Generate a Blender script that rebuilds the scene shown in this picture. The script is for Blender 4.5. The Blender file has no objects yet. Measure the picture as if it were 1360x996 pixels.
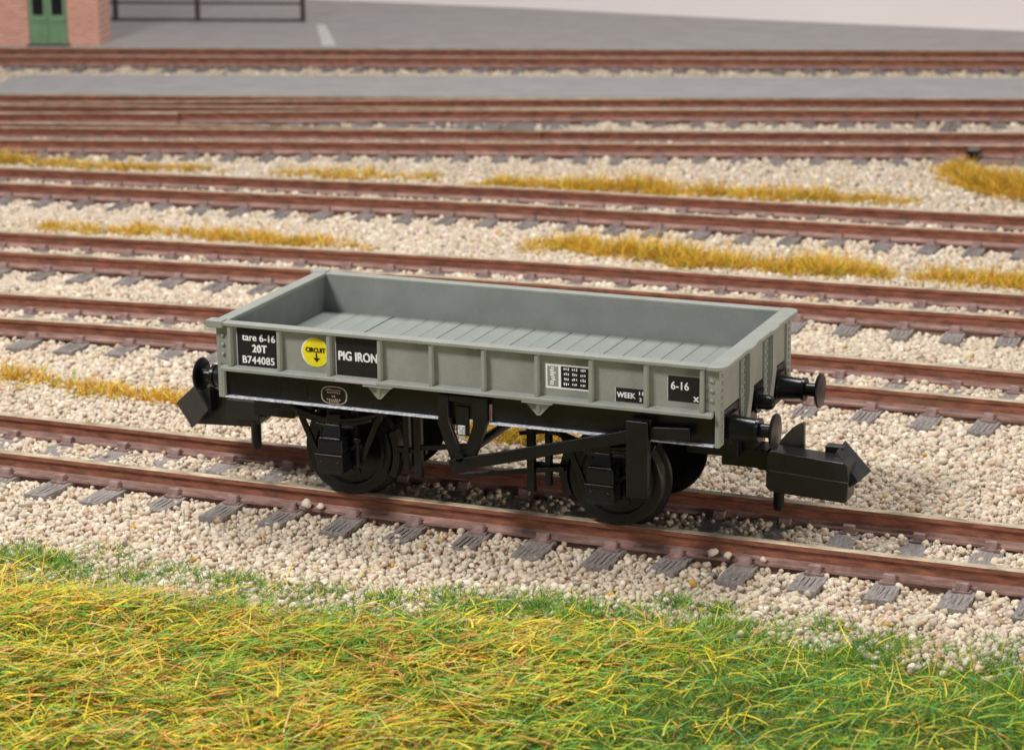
import bpy, bmesh, math, random
import numpy as np
from mathutils import Matrix, Vector

random.seed(7)
rng = np.random.default_rng(11)
sc = bpy.context.scene
col = sc.collection

# ------------------------------------------------------------------ camera (units: metres of the modelled 1:148 world)
CAM = np.array([11.268, -26.48, 9.281])
FW = np.array([-0.3751, 0.8885, -0.2644])
RT = np.array([0.9231, 0.3847, -0.0152])
FW /= np.linalg.norm(FW)
RT = RT - FW * (RT @ FW); RT /= np.linalg.norm(RT)
UP = np.cross(RT, FW)
FPX = 3409.24
cd = bpy.data.cameras.new('camera')
cd.lens = FPX / 1360 * 36.0
cd.sensor_width = 36.0
cd.sensor_fit = 'HORIZONTAL'
cd.clip_start = 0.5
cd.clip_end = 400
cd.dof.use_dof = True
cd.dof.focus_distance = 28.6
cd.dof.aperture_fstop = 0.95
co = bpy.data.objects.new('camera', cd)
M = Matrix(((RT[0], UP[0], -FW[0], CAM[0]), (RT[1], UP[1], -FW[1], CAM[1]), (RT[2], UP[2], -FW[2], CAM[2]), (0, 0, 0, 1)))
co.matrix_world = M
col.objects.link(co)
sc.camera = co

def px(P):
    d = np.asarray(P, float) - CAM
    z = d @ FW
    return 680 + FPX * (d @ RT) / z, 498 - FPX * (d @ UP) / z, z

# ------------------------------------------------------------------ light: studio softboxes, an added side fill and even room light
w = bpy.data.worlds.new('World')
sc.world = w
w.use_nodes = True
bgn = w.node_tree.nodes['Background']
bgn.inputs[0].default_value = (0.93, 0.97, 1.0, 1)
bgn.inputs[1].default_value = 0.26

def area(name, loc, target, size, energy, color):
    d = bpy.data.lights.new(name, 'AREA')
    d.shape = 'RECTANGLE'
    d.size, d.size_y = size
    d.energy = energy
    d.color = color
    o = bpy.data.objects.new(name, d)
    o.location = loc
    o.rotation_euler = (Vector(target) - Vector(loc)).to_track_quat('-Z', 'Y').to_euler()
    col.objects.link(o)
    return o
area('key_softbox', (-17.0, -20.0, 31.0), (-3.0, 5.0, 0.0), (9, 7), 16500, (1.0, 0.965, 0.91))
area('top_softbox', (-2.0, 9.0, 36.0), (-3.0, 8.0, 0.0), (12, 10), 12500, (1.0, 0.975, 0.94))
area('side_fill', (30.0, -9.0, 2.6), (3.0, 0.5, 1.0), (6, 3), 4200, (1.0, 0.90, 0.77))  # added fill standing in for ground bounce on the right-hand faces

sc.view_settings.view_transform = 'Standard'
sc.view_settings.look = 'None'
sc.view_settings.exposure = -0.03
sc.view_settings.gamma = 1.0
sc.view_settings.use_curve_mapping = False
sc.cycles.max_bounces = 6
sc.cycles.diffuse_bounces = 4
sc.cycles.use_denoising = True

# ------------------------------------------------------------------ materials
def new_mat(name):
    m = bpy.data.materials.new(name)
    m.use_nodes = True
    return m, m.node_tree, m.node_tree.nodes['Principled BSDF']

def noise_mat(name, c0, c1, scale=6, rough=0.6, bump=0.0, bscale=None, detail=5, spec=0.5, lo=0.35, hi=0.65, metal=0.0, stretch=None, c2=None, c2scale=30, c2amt=0.7, bdist=0.02):
    m, nt, b = new_mat(name)
    tc = nt.nodes.new('ShaderNodeTexCoord')
    src = tc.outputs['Object']
    if stretch:
        mp = nt.nodes.new('ShaderNodeMapping')
        mp.inputs['Scale'].default_value = stretch
        nt.links.new(src, mp.inputs['Vector'])
        src = mp.outputs[0]
    n = nt.nodes.new('ShaderNodeTexNoise')
    n.inputs['Scale'].default_value = scale
    n.inputs['Detail'].default_value = detail
    n.inputs['Roughness'].default_value = 0.65
    nt.links.new(src, n.inputs['Vector'])
    r = nt.nodes.new('ShaderNodeValToRGB')
    r.color_ramp.elements[0].position = lo
    r.color_ramp.elements[1].position = hi
    r.color_ramp.elements[0].color = (*c0, 1)
    r.color_ramp.elements[1].color = (*c1, 1)
    nt.links.new(n.outputs['Fac'], r.inputs[0])
    out = r.outputs[0]
    if c2:
        n2 = nt.nodes.new('ShaderNodeTexNoise')
        n2.inputs['Scale'].default_value = c2scale
        n2.inputs['Detail'].default_value = 4
        nt.links.new(src, n2.inputs['Vector'])
        r2 = nt.nodes.new('ShaderNodeValToRGB')
        r2.color_ramp.elements[0].position = 0.56
        r2.color_ramp.elements[1].position = 0.70
        nt.links.new(n2.outputs['Fac'], r2.inputs[0])
        ml = nt.nodes.new('ShaderNodeMath'); ml.operation = 'MULTIPLY'
        ml.inputs[1].default_value = c2amt
        nt.links.new(r2.outputs[0], ml.inputs[0])
        mx = nt.nodes.new('ShaderNodeMixRGB')
        mx.inputs[2].default_value = (*c2, 1)
        nt.links.new(ml.outputs[0], mx.inputs[0])
        nt.links.new(out, mx.inputs[1])
        out = mx.outputs[0]
    nt.links.new(out, b.inputs['Base Color'])
    b.inputs['Roughness'].default_value = rough
    b.inputs['Metallic'].default_value = metal
    b.inputs['Specular IOR Level'].default_value = spec
    if bump:
        nb = nt.nodes.new('ShaderNodeTexNoise')
        nb.inputs['Scale'].default_value = bscale or scale * 4
        nb.inputs['Detail'].default_value = 4
        nt.links.new(src, nb.inputs['Vector'])
        bp = nt.nodes.new('ShaderNodeBump')
        bp.inputs['Strength'].default_value = bump
        bp.inputs['Distance'].default_value = bdist
        nt.links.new(nb.outputs['Fac'], bp.inputs['Height'])
        nt.links.new(bp.outputs[0], b.inputs['Normal'])
    return m

def attr_mat(name, rough=0.7, spec=0.3, trans=0.0, bump=0.0, bscale=40):
    m, nt, b = new_mat(name)
    a = nt.nodes.new('ShaderNodeAttribute')
    a.attribute_name = 'col'
    nt.links.new(a.outputs['Color'], b.inputs['Base Color'])
    b.inputs['Roughness'].default_value = rough
    b.inputs['Specular IOR Level'].default_value = spec
    if bump:
        tc = nt.nodes.new('ShaderNodeTexCoord')
        nb = nt.nodes.new('ShaderNodeTexNoise')
        nb.inputs['Scale'].default_value = bscale
        nt.links.new(tc.outputs['Object'], nb.inputs['Vector'])
        bp = nt.nodes.new('ShaderNodeBump')
        bp.inputs['Strength'].default_value = bump
        bp.inputs['Distance'].default_value = 0.01
        nt.links.new(nb.outputs['Fac'], bp.inputs['Height'])
        nt.links.new(bp.outputs[0], b.inputs['Normal'])
    if trans:
        t = nt.nodes.new('ShaderNodeBsdfTranslucent')
        nt.links.new(a.outputs['Color'], t.inputs['Color'])
        mx = nt.nodes.new('ShaderNodeMixShader')
        mx.inputs[0].default_value = trans
        nt.links.new(b.outputs[0], mx.inputs[1])
        nt.links.new(t.outputs[0], mx.inputs[2])
        nt.links.new(mx.outputs[0], nt.nodes['Material Output'].inputs['Surface'])
    return m

GREY = noise_mat('grey_paint', (0.220, 0.233, 0.209), (0.264, 0.276, 0.251), 3, 0.5, 0.25, 45, spec=0.35, bdist=0.012, c2=(0.31, 0.32, 0.295), c2scale=48, c2amt=0.4)
INNER = noise_mat('inner_shade_grey', (0.192, 0.205, 0.194), (0.225, 0.238, 0.227), 3, 0.5, 0.12, 60, spec=0.35, bdist=0.01)  # wall grey darkened: interior shade put into the colour of added skins
PLANK = noise_mat('grey_plank_paint', (0.190, 0.210, 0.198), (0.225, 0.246, 0.233), 4, 0.55, 0.2, 30, spec=0.3, bdist=0.01, stretch=(1, 0.4, 1))
BLACK = noise_mat('black_plastic', (0.004, 0.004, 0.006), (0.008, 0.008, 0.011), 5, 0.28, 0.10, 50, spec=0.33, bdist=0.006)
WHEELM = noise_mat('wheel_black', (0.006, 0.006, 0.007), (0.013, 0.012, 0.012), 9, 0.30, 0.08, 60, spec=0.3, bdist=0.005)
TREAD = noise_mat('wheel_tread_metal', (0.05, 0.045, 0.04), (0.12, 0.105, 0.09), 9, 0.35, metal=0.7)
LIP = noise_mat('silver_highlight_edge', (0.40, 0.43, 0.50), (0.72, 0.75, 0.82), 26, 0.4, 0.4, 40, lo=0.42, hi=0.6, c2=(0.03, 0.03, 0.035), c2scale=34, c2amt=0.85, bdist=0.01)  # silver colour paints the specular line on the glossy black lip
COUP = noise_mat('coupler_plastic', (0.006, 0.006, 0.007), (0.010, 0.010, 0.011), 9, 0.34, 0.35, 32, spec=0.5, bdist=0.006)
FINM = noise_mat('coupler_painted_sheen', (0.06, 0.055, 0.05), (0.09, 0.083, 0.076), 7, 0.42, 0.1, 40, spec=0.6)  # lighter copy of the coupler plastic; sheen on fin and seam painted in
NOSE = noise_mat('coupler_lit_nose', (0.020, 0.019, 0.019), (0.030, 0.028, 0.027), 7, 0.4, 0.1, 40, spec=0.5)  # coupler plastic lightened: side light on the nose put into its colour
PRINTB = noise_mat('black_print', (0.010, 0.009, 0.011), (0.016, 0.014, 0.016), 14, 0.5, spec=0.3)
PRINTW = noise_mat('white_print', (0.62, 0.60, 0.62), (0.80, 0.80, 0.82), 60, 0.55, lo=0.4, hi=0.5)
PRINTP = noise_mat('pale_print', (0.36, 0.32, 0.35), (0.45, 0.42, 0.45), 40, 0.55)
PRINTY = noise_mat('yellow_print', (0.72, 0.60, 0.010), (0.82, 0.70, 0.015), 12, 0.45)
PRINTT = noise_mat('tan_print', (0.22, 0.15, 0.10), (0.42, 0.34, 0.28), 60, 0.55)
RUST = noise_mat('rail_rust', (0.140, 0.054, 0.038), (0.32, 0.126, 0.080), 4.5, 0.7, 0.8, 26, spec=0.2, stretch=(0.8, 1.6, 3.2), c2=(0.15, 0.095, 0.055), c2scale=4, c2amt=0.85, bdist=0.01)
FOOT = noise_mat('rail_foot_rust', (0.175, 0.098, 0.082), (0.34, 0.208, 0.182), 6, 0.75, 0.7, 30, spec=0.2, stretch=(0.5, 1, 2), c2=(0.20, 0.165, 0.15), c2scale=9, c2amt=0.7, bdist=0.02)
HEAD = noise_mat('rail_head_metal', (0.22, 0.165, 0.11), (0.56, 0.47, 0.34), 4, 0.55, 0.2, 40, spec=0.3, stretch=(0.6, 2, 2), metal=0.1)
SLEEP = noise_mat('sleeper_plastic', (0.145, 0.124, 0.117), (0.31, 0.277, 0.264), 7, 0.7, 0.6, 16, spec=0.25, stretch=(6, 0.9, 3), c2=(0.34, 0.32, 0.31), c2scale=8, c2amt=0.6, bdist=0.03)
CHAIRM = noise_mat('chair_plastic', (0.17, 0.105, 0.094), (0.30, 0.205, 0.19), 9, 0.6, 0.4, 30, spec=0.3)
ASPH = noise_mat('asphalt_paint', (0.33, 0.318, 0.315), (0.375, 0.362, 0.36), 1.2, 0.8, 0.2, 30, spec=0.2, c2=(0.29, 0.28, 0.275), c2scale=0.9, c2amt=0.3)
BACK = noise_mat('backdrop_board', (0.80, 0.725, 0.72), (0.83, 0.755, 0.75), 0.4, 0.85, spec=0.1)
GROUND = noise_mat('ballast_base', (0.50, 0.41, 0.31), (0.60, 0.50, 0.39), 9, 0.9, 0.8, 14, bdist=0.05)
SOIL = noise_mat('turf_soil', (0.05, 0.075, 0.012), (0.14, 0.12, 0.02), 3, 0.95, 0.6, 12, bdist=0.05)
STONE = attr_mat('ballast_stone', 0.8, 0.2, trans=0.12, bump=0.25, bscale=38)
BLADE = attr_mat('grass_blade', 0.55, 0.3, trans=0.22)
FENCE = noise_mat('dark_wood', (0.035, 0.026, 0.026), (0.06, 0.045, 0.043), 5, 0.7)
DOORM = noise_mat('green_door_paint', (0.125, 0.225, 0.12), (0.16, 0.285, 0.15), 3, 0.5)
GLASS = noise_mat('dark_pane', (0.006, 0.006, 0.012), (0.010, 0.010, 0.018), 3, 0.15)
MARK = noise_mat('white_road_paint', (0.50, 0.49, 0.46), (0.66, 0.65, 0.62), 5, 0.8)

def brick_mat():
    m, nt, b = new_mat('printed_brick')
    tc = nt.nodes.new('ShaderNodeTexCoord')
    mp = nt.nodes.new('ShaderNodeMapping')
    mp.inputs['Rotation'].default_value = (math.radians(90), 0, 0)
    nt.links.new(tc.outputs['Object'], mp.inputs['Vector'])
    br = nt.nodes.new('ShaderNodeTexBrick')
    br.inputs['Color1'].default_value = (0.46, 0.19, 0.135, 1)
    br.inputs['Color2'].default_value = (0.60, 0.28, 0.20, 1)
    br.inputs['Mortar'].default_value = (0.60, 0.40, 0.33, 1)
    br.inputs['Scale'].default_value = 1.0
    br.inputs['Brick Width'].default_value = 0.225
    br.inputs['Row Height'].default_value = 0.085
    br.inputs['Mortar Size'].default_value = 0.012
    nt.links.new(mp.outputs[0], br.inputs['Vector'])
    nt.links.new(br.outputs[0], b.inputs['Base Color'])
    b.inputs['Roughness'].default_value = 0.8
    return m
BRICK = brick_mat()

# ------------------------------------------------------------------ mesh helpers
class MB:
    def __init__(s): s.v = []; s.f = []; s.m = []
    def add(s, vs, fs, mi=0):
        n = len(s.v)
        s.v += [tuple(map(float, v)) for v in vs]
        s.f += [tuple(i + n for i in f) for f in fs]
        s.m += [mi] * len(fs)
        return s
    def box(s, x0, x1, y0, y1, z0, z1, mi=0):
        vs = [(x, y, z) for z in (z0, z1) for y in (y0, y1) for x in (x0, x1)]
        return s.add(vs, [(0, 2, 3, 1), (4, 5, 7, 6), (0, 1, 5, 4), (2, 6, 7, 3), (0, 4, 6, 2), (1, 3, 7, 5)], mi)
    def prism(s, poly, a, b, plane='xz', mi=0):
        def P(p, h):
            return {'xz': (p[0], h, p[1]), 'yz': (h, p[0], p[1]), 'xy': (p[0], p[1], h)}[plane]
        n = len(poly)
        vs = [P(p, a) for p in poly] + [P(p, b) for p in poly]
        fs = [tuple(range(n)), tuple(range(2 * n - 1, n - 1, -1))]
        fs += [(i, (i + 1) % n, n + (i + 1) % n, n + i) for i in range(n)]
        return s.add(vs, fs, mi)
    def strip(s, pts, th, a, b, plane='xz', mi=0):     # a bar of thickness th along a polyline
        top, bot = [], []
        for i, p in enumerate(pts):
            p0 = pts[max(i - 1, 0)]; p1 = pts[min(i + 1, len(pts) - 1)]
            dx, dz = p1[0] - p0[0], p1[1] - p0[1]
            l = math.hypot(dx, dz) or 1
            nx, nz = -dz / l, dx / l
            top.append((p[0] + nx * th / 2, p[1] + nz * th / 2))
            bot.append((p[0] - nx * th / 2, p[1] - nz * th / 2))
        for i in range(len(pts) - 1):
            pass
        return s.prism(top + bot[::-1], a, b, plane, mi)
    def lathe(s, prof, axis, c, n=32, mi=0, close=False):  # prof: (along, radius)
        vs = []; fs = []
        for (h, r) in prof:
            for k in range(n):
                a = 2 * math.pi * k / n
                u, v = r * math.cos(a), r * math.sin(a)
                if axis == 'x': vs.append((c[0] + h, c[1] + u, c[2] + v))
                elif axis == 'y': vs.append((c[0] + u, c[1] + h, c[2] + v))
                else: vs.append((c[0] + u, c[1] + v, c[2] + h))
        m = len(prof)
        rr = m if close else m - 1
        for i in range(rr):
            j = (i + 1) % m
            for k in range(n):
                fs.append((i * n + k, i * n + (k + 1) % n, j * n + (k + 1) % n, j * n + k))
        if not close:
            fs.append(tuple(range(n))); fs.append(tuple(range((m - 1) * n, m * n)))
        return s.add(vs, fs, mi)
    def dome(s, c, r, axis, sgn, n=8):
        pr = [(sgn * r * math.sin(t) * 0.8, max(r * math.cos(t), 0.001)) for t in (0, 0.5, 1.0, 1.5)]
        return s.lathe(pr, axis, c, n)
    def xf(s, fn):
        s.v = [fn(*v) for v in s.v]; return s
    def mesh(s, name, mats, smooth=False):
        me = bpy.data.meshes.new(name)
        me.from_pydata(s.v, [], s.f)
        bm = bmesh.new(); bm.from_mesh(me)
        bmesh.ops.recalc_face_normals(bm, faces=bm.faces)
        bm.to_mesh(me); bm.free()
        for m in (mats if isinstance(mats, (list, tuple)) else [mats]): me.materials.append(m)
        me.polygons.foreach_set('material_index', s.m)
        if smooth: me.polygons.foreach_set('use_smooth', [True] * len(me.polygons))
        return me
    def build(s, name, mats, parent=None, bevel=0.0, smooth=False, autos=None):
        o = bpy.data.objects.new(name, s.mesh(name, mats, smooth))
        col.objects.link(o)
        o.parent = parent
        if bevel:
            b = o.modifiers.new('bevel', 'BEVEL')
            b.width = bevel; b.segments = 3; b.limit_method = 'ANGLE'; b.angle_limit = math.radians(35); b.harden_normals = True
            o.data.polygons.foreach_set('use_smooth', [True] * len(o.data.polygons))
        if autos:
            o.data.set_sharp_from_angle(angle=math.radians(autos))
        return o

def inst(name, me, loc=(0, 0, 0), rz=0.0, parent=None, scale=None):
    o = bpy.data.objects.new(name, me)
    o.location = loc
    o.rotation_euler = (0, 0, rz)
    if scale: o.scale = scale
    col.objects.link(o)
    o.parent = parent
    return o

def empty(name, loc=(0, 0, 0), rz=0.0):
    o = bpy.data.objects.new(name, None)
    o.location = loc; o.rotation_euler = (0, 0, rz)
    o.empty_display_size = 0.2
    col.objects.link(o)
    return o

def tag(o, label=None, cat=None, group=None, kind=None):
    if label: o['label'] = label
    if cat: o['category'] = cat
    if group: o['group'] = group
    if kind: o['kind'] = kind
    return o

def np_mesh(name, V, F, mat, colors=None, smooth=True):
    """V (n,3), F (m,k) arrays -> object"""
    me = bpy.data.meshes.new(name)
    me.vertices.add(len(V)); me.vertices.foreach_set('co', np.ascontiguousarray(V, dtype=np.float32).ravel())
    k = F.shape[1]
    me.loops.add(F.size); me.loops.foreach_set('vertex_index', np.ascontiguousarray(F, dtype=np.int32).ravel())
    me.polygons.add(len(F))
    me.polygons.foreach_set('loop_start', np.arange(0, F.size, k, dtype=np.int32))
    me.polygons.foreach_set('use_smooth', np.full(len(F), smooth))
    if colors is not None:
        at = me.attributes.new('col', 'FLOAT_COLOR', 'POINT')
        c4 = np.ones((len(V), 4), np.float32); c4[:, :3] = colors
        at.data.foreach_set('color', c4.ravel())
    me.materials.append(mat)
    me.update(calc_edges=True)
    o = bpy.data.objects.new(name, me)
    col.objects.link(o)
    return o

def vnoise(x, y, seed=0):
    """smooth value noise on a grid of 1"""
    def h(i, j):
        n = (i.astype(np.int64) * 374761393 + j.astype(np.int64) * 668265263 + seed * 1442695041) & 0x7fffffff
        n = ((n ^ (n >> 13)) * 1274126177) & 0x7fffffff
        return ((n ^ (n >> 16)) & 0xffff) / 65535.0
    xi, yi = np.floor(x), np.floor(y)
    fx, fy = x - xi, y - yi
    fx, fy = fx * fx * (3 - 2 * fx), fy * fy * (3 - 2 * fy)
    return (h(xi, yi) * (1 - fx) + h(xi + 1, yi) * fx) * (1 - fy) + (h(xi, yi + 1) * (1 - fx) + h(xi + 1, yi + 1) * fx) * fy

# ------------------------------------------------------------------ the setting
ZS = -0.268       # sleeper tops
ZB = -0.358       # ballast base sheet
GB = [(-16, -4.5), (-9, -3.9), (-6.5, -3.48), (-4.6, -3.38), (-3.3, -3.15), (-2.3, -3.22), (-1.0, -2.98), (0.3, -3.08), (0.97, -2.92), (1.8, -2.52), (2.4, -2.34), (3.8, -2.28), (5.0, -2.40), (5.8, -2.58), (6.7, -2.42), (8, -2.4), (14, -2.4)]
GBX = np.array([p[0] for p in GB]); GBY = np.array([p[1] for p in GB])
def bank_z(x, y):
    d = np.interp(x, GBX, GBY) - y            # how far inside the turf
    t = np.clip(d / 2.2, 0, 1)
    return ZB + 0.02 + 0.20 * t * t * (3 - 2 * t) + ((vnoise(x * 0.9, y * 0.9, 3) - 0.5) * 0.14 + (vnoise(x * 2.3, y * 2.3, 4) - 0.5) * 0.14) * t

g = MB().add([(-90, -60, ZB), (90, -60, ZB), (90, 90, ZB), (-90, 90, ZB)], [(0, 1, 2, 3)]).build('ground', GROUND)
tag(g, kind='structure')

nx, ny = 90, 36
gx, gy = np.meshgrid(np.linspace(-16, 14, nx), np.linspace(0, 1, ny))
edge = np.interp(gx, GBX, GBY)
gyy = edge * (1 - gy) + (-14.0) * gy
gz = bank_z(gx, gyy); gz[0] = ZB - 0.02
V = np.stack([gx, gyy, gz], -1).reshape(-1, 3)
I = np.arange(nx * ny).reshape(ny, nx)
F = np.stack([I[1:, :-1], I[1:, 1:], I[:-1, 1:], I[:-1, :-1]], -1).reshape(-1, 4)
bank = np_mesh('grass_bank', V, F, SOIL)
tag(bank, kind='structure')

# asphalt yard behind the far track, and the narrow strip in front of it
def dirline(p, q):
    return (Vector(q) - Vector(p)).normalized()
a0 = MB()
yard_front = [(-45, 25.55), (-27.6, 30.55), (-24.6, 31.45), (-1.85, 37.75), (25, 45.2)]
yard_back = [(60, 75), (-70, 75)]
a0.prism(yard_front + yard_back, ZB + 0.004, -0.11, 'xy')
yard = a0.build('asphalt_yard', ASPH); tag(yard, kind='structure')
strip = MB().prism([(-24.25, 26.25), (-23.3, 24.15), (-0.2, 30.45), (25, 37.5), (25, 40.4), (-0.85, 33.45), (-23.9, 26.95)], ZB + 0.004, -0.12, 'xy').build('asphalt_path', ASPH)
tag(strip, kind='structure')
mk = MB().prism([(-21.35, 37.2), (-21.1, 37.25), (-18.95, 33.6), (-19.25, 33.4)], -0.106, -0.102, 'xy').build('road_marking', MARK, yard)
bdp = [(-60, 43.5), (-32, 42.7), (-23.9, 42.3), (-17.5, 42.1), (-10.0, 41.5), (-2.5, 41.3), (9, 41.0), (40, 40.5)]
bd = MB().prism(bdp + [(x, y + 0.6) for x, y in bdp[::-1]], -0.2, 13.0, 'xy').build('backdrop', BACK)
tag(bd, kind='structure')

# ------------------------------------------------------------------ railway tracks
HG = 0.716
def smooth_path(pts, step=0.25):
    P = np.array(pts, float)
    t = np.concatenate([[0], np.cumsum(np.hypot(*np.diff(P, axis=0).T))])
    tt = np.arange(0, t[-1], 0.05)
    x = np.interp(tt, t, P[:, 0]); y = np.interp(tt, t, P[:, 1])
    k = 81
    ker = np.hanning(k); ker /= ker.sum()
    def sm(a):
        # linear extension keeps the ends in place
        l = a[0] + (a[1] - a[0]) * np.arange(-k, 0); r = a[-1] + (a[-1] - a[-2]) * np.arange(1, k + 1)
        b = np.concatenate([l, a, r]); return np.convolve(b, ker, 'same')[k:-k]
    x, y = sm(x), sm(y)
    s = np.concatenate([[0], np.cumsum(np.hypot(np.diff(x), np.diff(y)))])
    ss = np.arange(0, s[-1], step)
    x = np.interp(ss, s, x); y = np.interp(ss, s, y)
    return ss, x, y

PROF = [(-0.054, -0.007), (-0.046, 0.0), (0.046, 0.0), (0.054, -0.007), (0.054, -0.058), (0.024, -0.080), (0.024, -0.180), (0.052, -0.208), (0.112, -0.228), (0.112, -0.258), (0.064, -0.260), (0.064, -0.345), (-0.064, -0.345), (-0.064, -0.260), (-0.112, -0.258), (-0.112, -0.228), (-0.052, -0.208), (-0.024, -0.180), (-0.024, -0.080), (-0.054, -0.058)]
PM = [0, 0, 0, 1, 1, 1, 2, 2, 2, 2, 2, 2, 2, 2, 2, 2, 2, 1, 1, 1]
def rail_obj(x, y, off, parent, name='rail'):
    dx, dy = np.gradient(x), np.gradient(y)
    l = np.hypot(dx, dy); nxx, nyy = -dy / l, dx / l
    b = MB(); n = len(PROF)
    vs = []
    for i in range(len(x)):
        for (u, z) in PROF:
            vs.append((x[i] + nxx[i] * (off + u), y[i] + nyy[i] * (off + u), z))
    for j in range(n):
        fs = [(i * n + j, i * n + (j + 1) % n, (i + 1) * n + (j + 1) % n, (i + 1) * n + j) for i in range(len(x) - 1)]
        if j == 0: b.add(vs, fs, PM[j])
        else:
            b.f += fs; b.m += [PM[j]] * len(fs)
    b.f += [tuple(range(n)), tuple(range((len(x) - 1) * n, len(x) * n))]; b.m += [1, 1]
    return b.build(name, [HEAD, RUST, FOOT], parent)

def sleeper_mesh(seed, chairs):
    r = random.Random(seed)
    b = MB()
    hl, hw = 1.42, 0.165
    n = 9
    vs = []
    for i in range(n):
        yy = -hl + 2 * hl * i / (n - 1)
        j = lambda a: r.uniform(-a, a)
        vs += [(-hw + j(.006), yy + j(.012), -0.13), (hw + j(.006), yy + j(.012), -0.13), (hw - .012 + j(.010), yy + j(.01), j(.008)), (0 + j(.03), yy, j(.012) - .002), (-hw + .012 + j(.010), yy + j(.01), j(.008))]
    fs = []
    for i in range(n - 1):
        for k in range(5):
            fs.append((i * 5 + k, i * 5 + (k + 1) % 5, i * 5 + 5 + (k + 1) % 5, i * 5 + 5 + k))
    fs += [(4, 3, 2, 1, 0), tuple(5 * (n - 1) + k for k in range(5))]
    b.add(vs, fs)
    # moulded grooves along the top of the visible ends
    for sy in (-1, 1):
        for gxx in (-0.09, -0.03, 0.035, 0.095):
            b.box(gxx - .016, gxx + .016, sy * 0.98, sy * (1.40 + r.uniform(-.06, .0)), -.01, .004 + r.uniform(-.003, .004))
    if chairs:
        for sy in (-1, 1):
            chair_shape(b, sy * HG, 1)
    return b.mesh('sleeper', [SLEEP, CHAIRM])

def chair_shape(b, yc, mi=0):
    b.box(-.105, .105, yc - .205, yc + .205, -.004, .022, mi)
    for s in (-1, 1):
        y0, y1 = yc + s * .088, yc + s * .185
        b.prism([(min(y0, y1) if s > 0 else min(y0, y1) + .02, .098), (max(y0, y1) - (.02 if s > 0 else 0), .098), (max(y0, y1), .02), (min(y0, y1), .02)], -.065, .065, 'yz', mi)
    return b
SL_PLAIN = [sleeper_mesh(i, False) for i in range(5)]
SL_FULL = [sleeper_mesh(10 + i, True) for i in range(4)]
CH = chair_shape(MB(), 0).mesh('chair', CHAIRM)

TRACKS = []
def track(name, label, pts, detail, s0=0.0, xr=None, group='tracks running side by side across the yard'):
    ss, x, y = smooth_path(pts)
    root = tag(empty(name, (x[len(x) // 2], y[len(y) // 2], ZS - .09)), label, 'railway track', group)
    ox, oy, oz = root.location
    class R: pass
    for off in (-HG, HG):
        o = rail_obj(x, y, off, root)
        o.location = (-ox, -oy, -oz)
    sl = []
    k = 0
    s = s0
    while s < ss[-1] - 0.2:
        cx, cy = np.interp(s, ss, x), np.interp(s, ss, y)
        i = min(int(s / 0.25), len(x) - 2)
        ang = math.atan2(y[i + 1] - y[i], x[i + 1] - x[i])
        p = [px((cx + dx_ * math.sin(-ang), cy + dx_ * math.cos(ang), ZS))[:2] for dx_ in (-1.5, 1.5)]
        jx = random.uniform(-.02, .02)
        if any(-170 < q[0] < 1530 and q[1] < 1080 for q in p):
            a2 = ang + random.uniform(-.025, .025)
            loc = (cx + jx - ox, cy - oy, ZS + random.uniform(-.006, .003) - oz)
            if detail:
                so = inst('sleeper', SL_PLAIN[k % 5], loc, a2 + (math.pi if k % 2 else 0), root)
                for sy in (-1, 1):
                    inst('chair', CH, (0, sy * HG, 0), 0, so)
            else:
                so = inst('sleeper', SL_FULL[k % 4], loc, a2 + (math.pi if k % 2 else 0), root)
        sl.append(s)
        k += 1
        s += 0.802
    TRACKS.append((ss, x, y, np.array(sl)))
    return root

track('railway_track', 'nearest rusty track, the one carrying the grey wagon', [(-14, 0.0), (0, 0.0), (16, 0.0)], True, 0.366)
track('railway_track', 'second rusty track from the front, running just behind the wagon', [(-19, 5.1), (-11, 5.85), (-7.2, 6.18), (2, 6.45), (5, 6.45), (14, 6.35)], True, 0.3)
track('railway_track', 'third rusty track from the front, seen just above the wagon rim', [(-22, 9.05), (-13.5, 9.8), (-4.3, 10.6), (1.6, 10.78), (3.8, 10.9), (13, 11.2)], True, 0.2)
track('railway_track', 'fourth rusty track from the front, between two strips of dry grass', [(-26, 13.8), (-17, 14.95), (-6.7, 16.2), (0, 16.5), (2.6, 16.65), (12, 17.0)], False, 0.1)
track('railway_track', 'fifth rusty track from the front, its near rail above the far dry grass', [(-29, 16.4), (-19.6, 19.0), (-9.1, 21.9), (0.9, 24.8), (10, 27.4)], False, 0.5)
track('railway_track', 'sixth rusty track, along the front edge of the narrow asphalt strip', [(-31, 20.4), (-22.1, 22.8), (-10.7, 25.85), (0.05, 29.05), (9, 31.7)], False, 0.3)
track('railway_track', 'farthest rusty track, at the foot of the brick building and asphalt yard', [(-36, 26.7), (-26.5, 29.4), (-13.7, 32.95), (-1.5, 36.3), (8, 38.9)], False, 0.2)
# crossing rails of the turnout joining the fifth and sixth tracks
tn = tag(empty('turnout_rails', (-17.5, 21.3, ZS - .09)), 'extra crossing rails lying between the fifth and sixth tracks at left', 'rails')
for pts in ([(-2.0, 27.62), (-6.0, 26.42), (-12.5, 24.30), (-18.5, 22.10), (-26.0, 19.35)], [(-2.4, 29.05), (-6.4, 27.83), (-12.9, 25.70), (-18.9, 23.50), (-26.4, 20.75)], [(-25.0, 18.75), (-19.5, 20.35), (-14.0, 21.62), (-8.5, 22.75)], [(-22.5, 20.75), (-19.5, 21.80), (-17.0, 22.40)]):
    ss, x, y = smooth_path(pts)
    o = rail_obj(x, y, 0, tn); o.location = (17.5, -21.3, -(ZS - .09))

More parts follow.
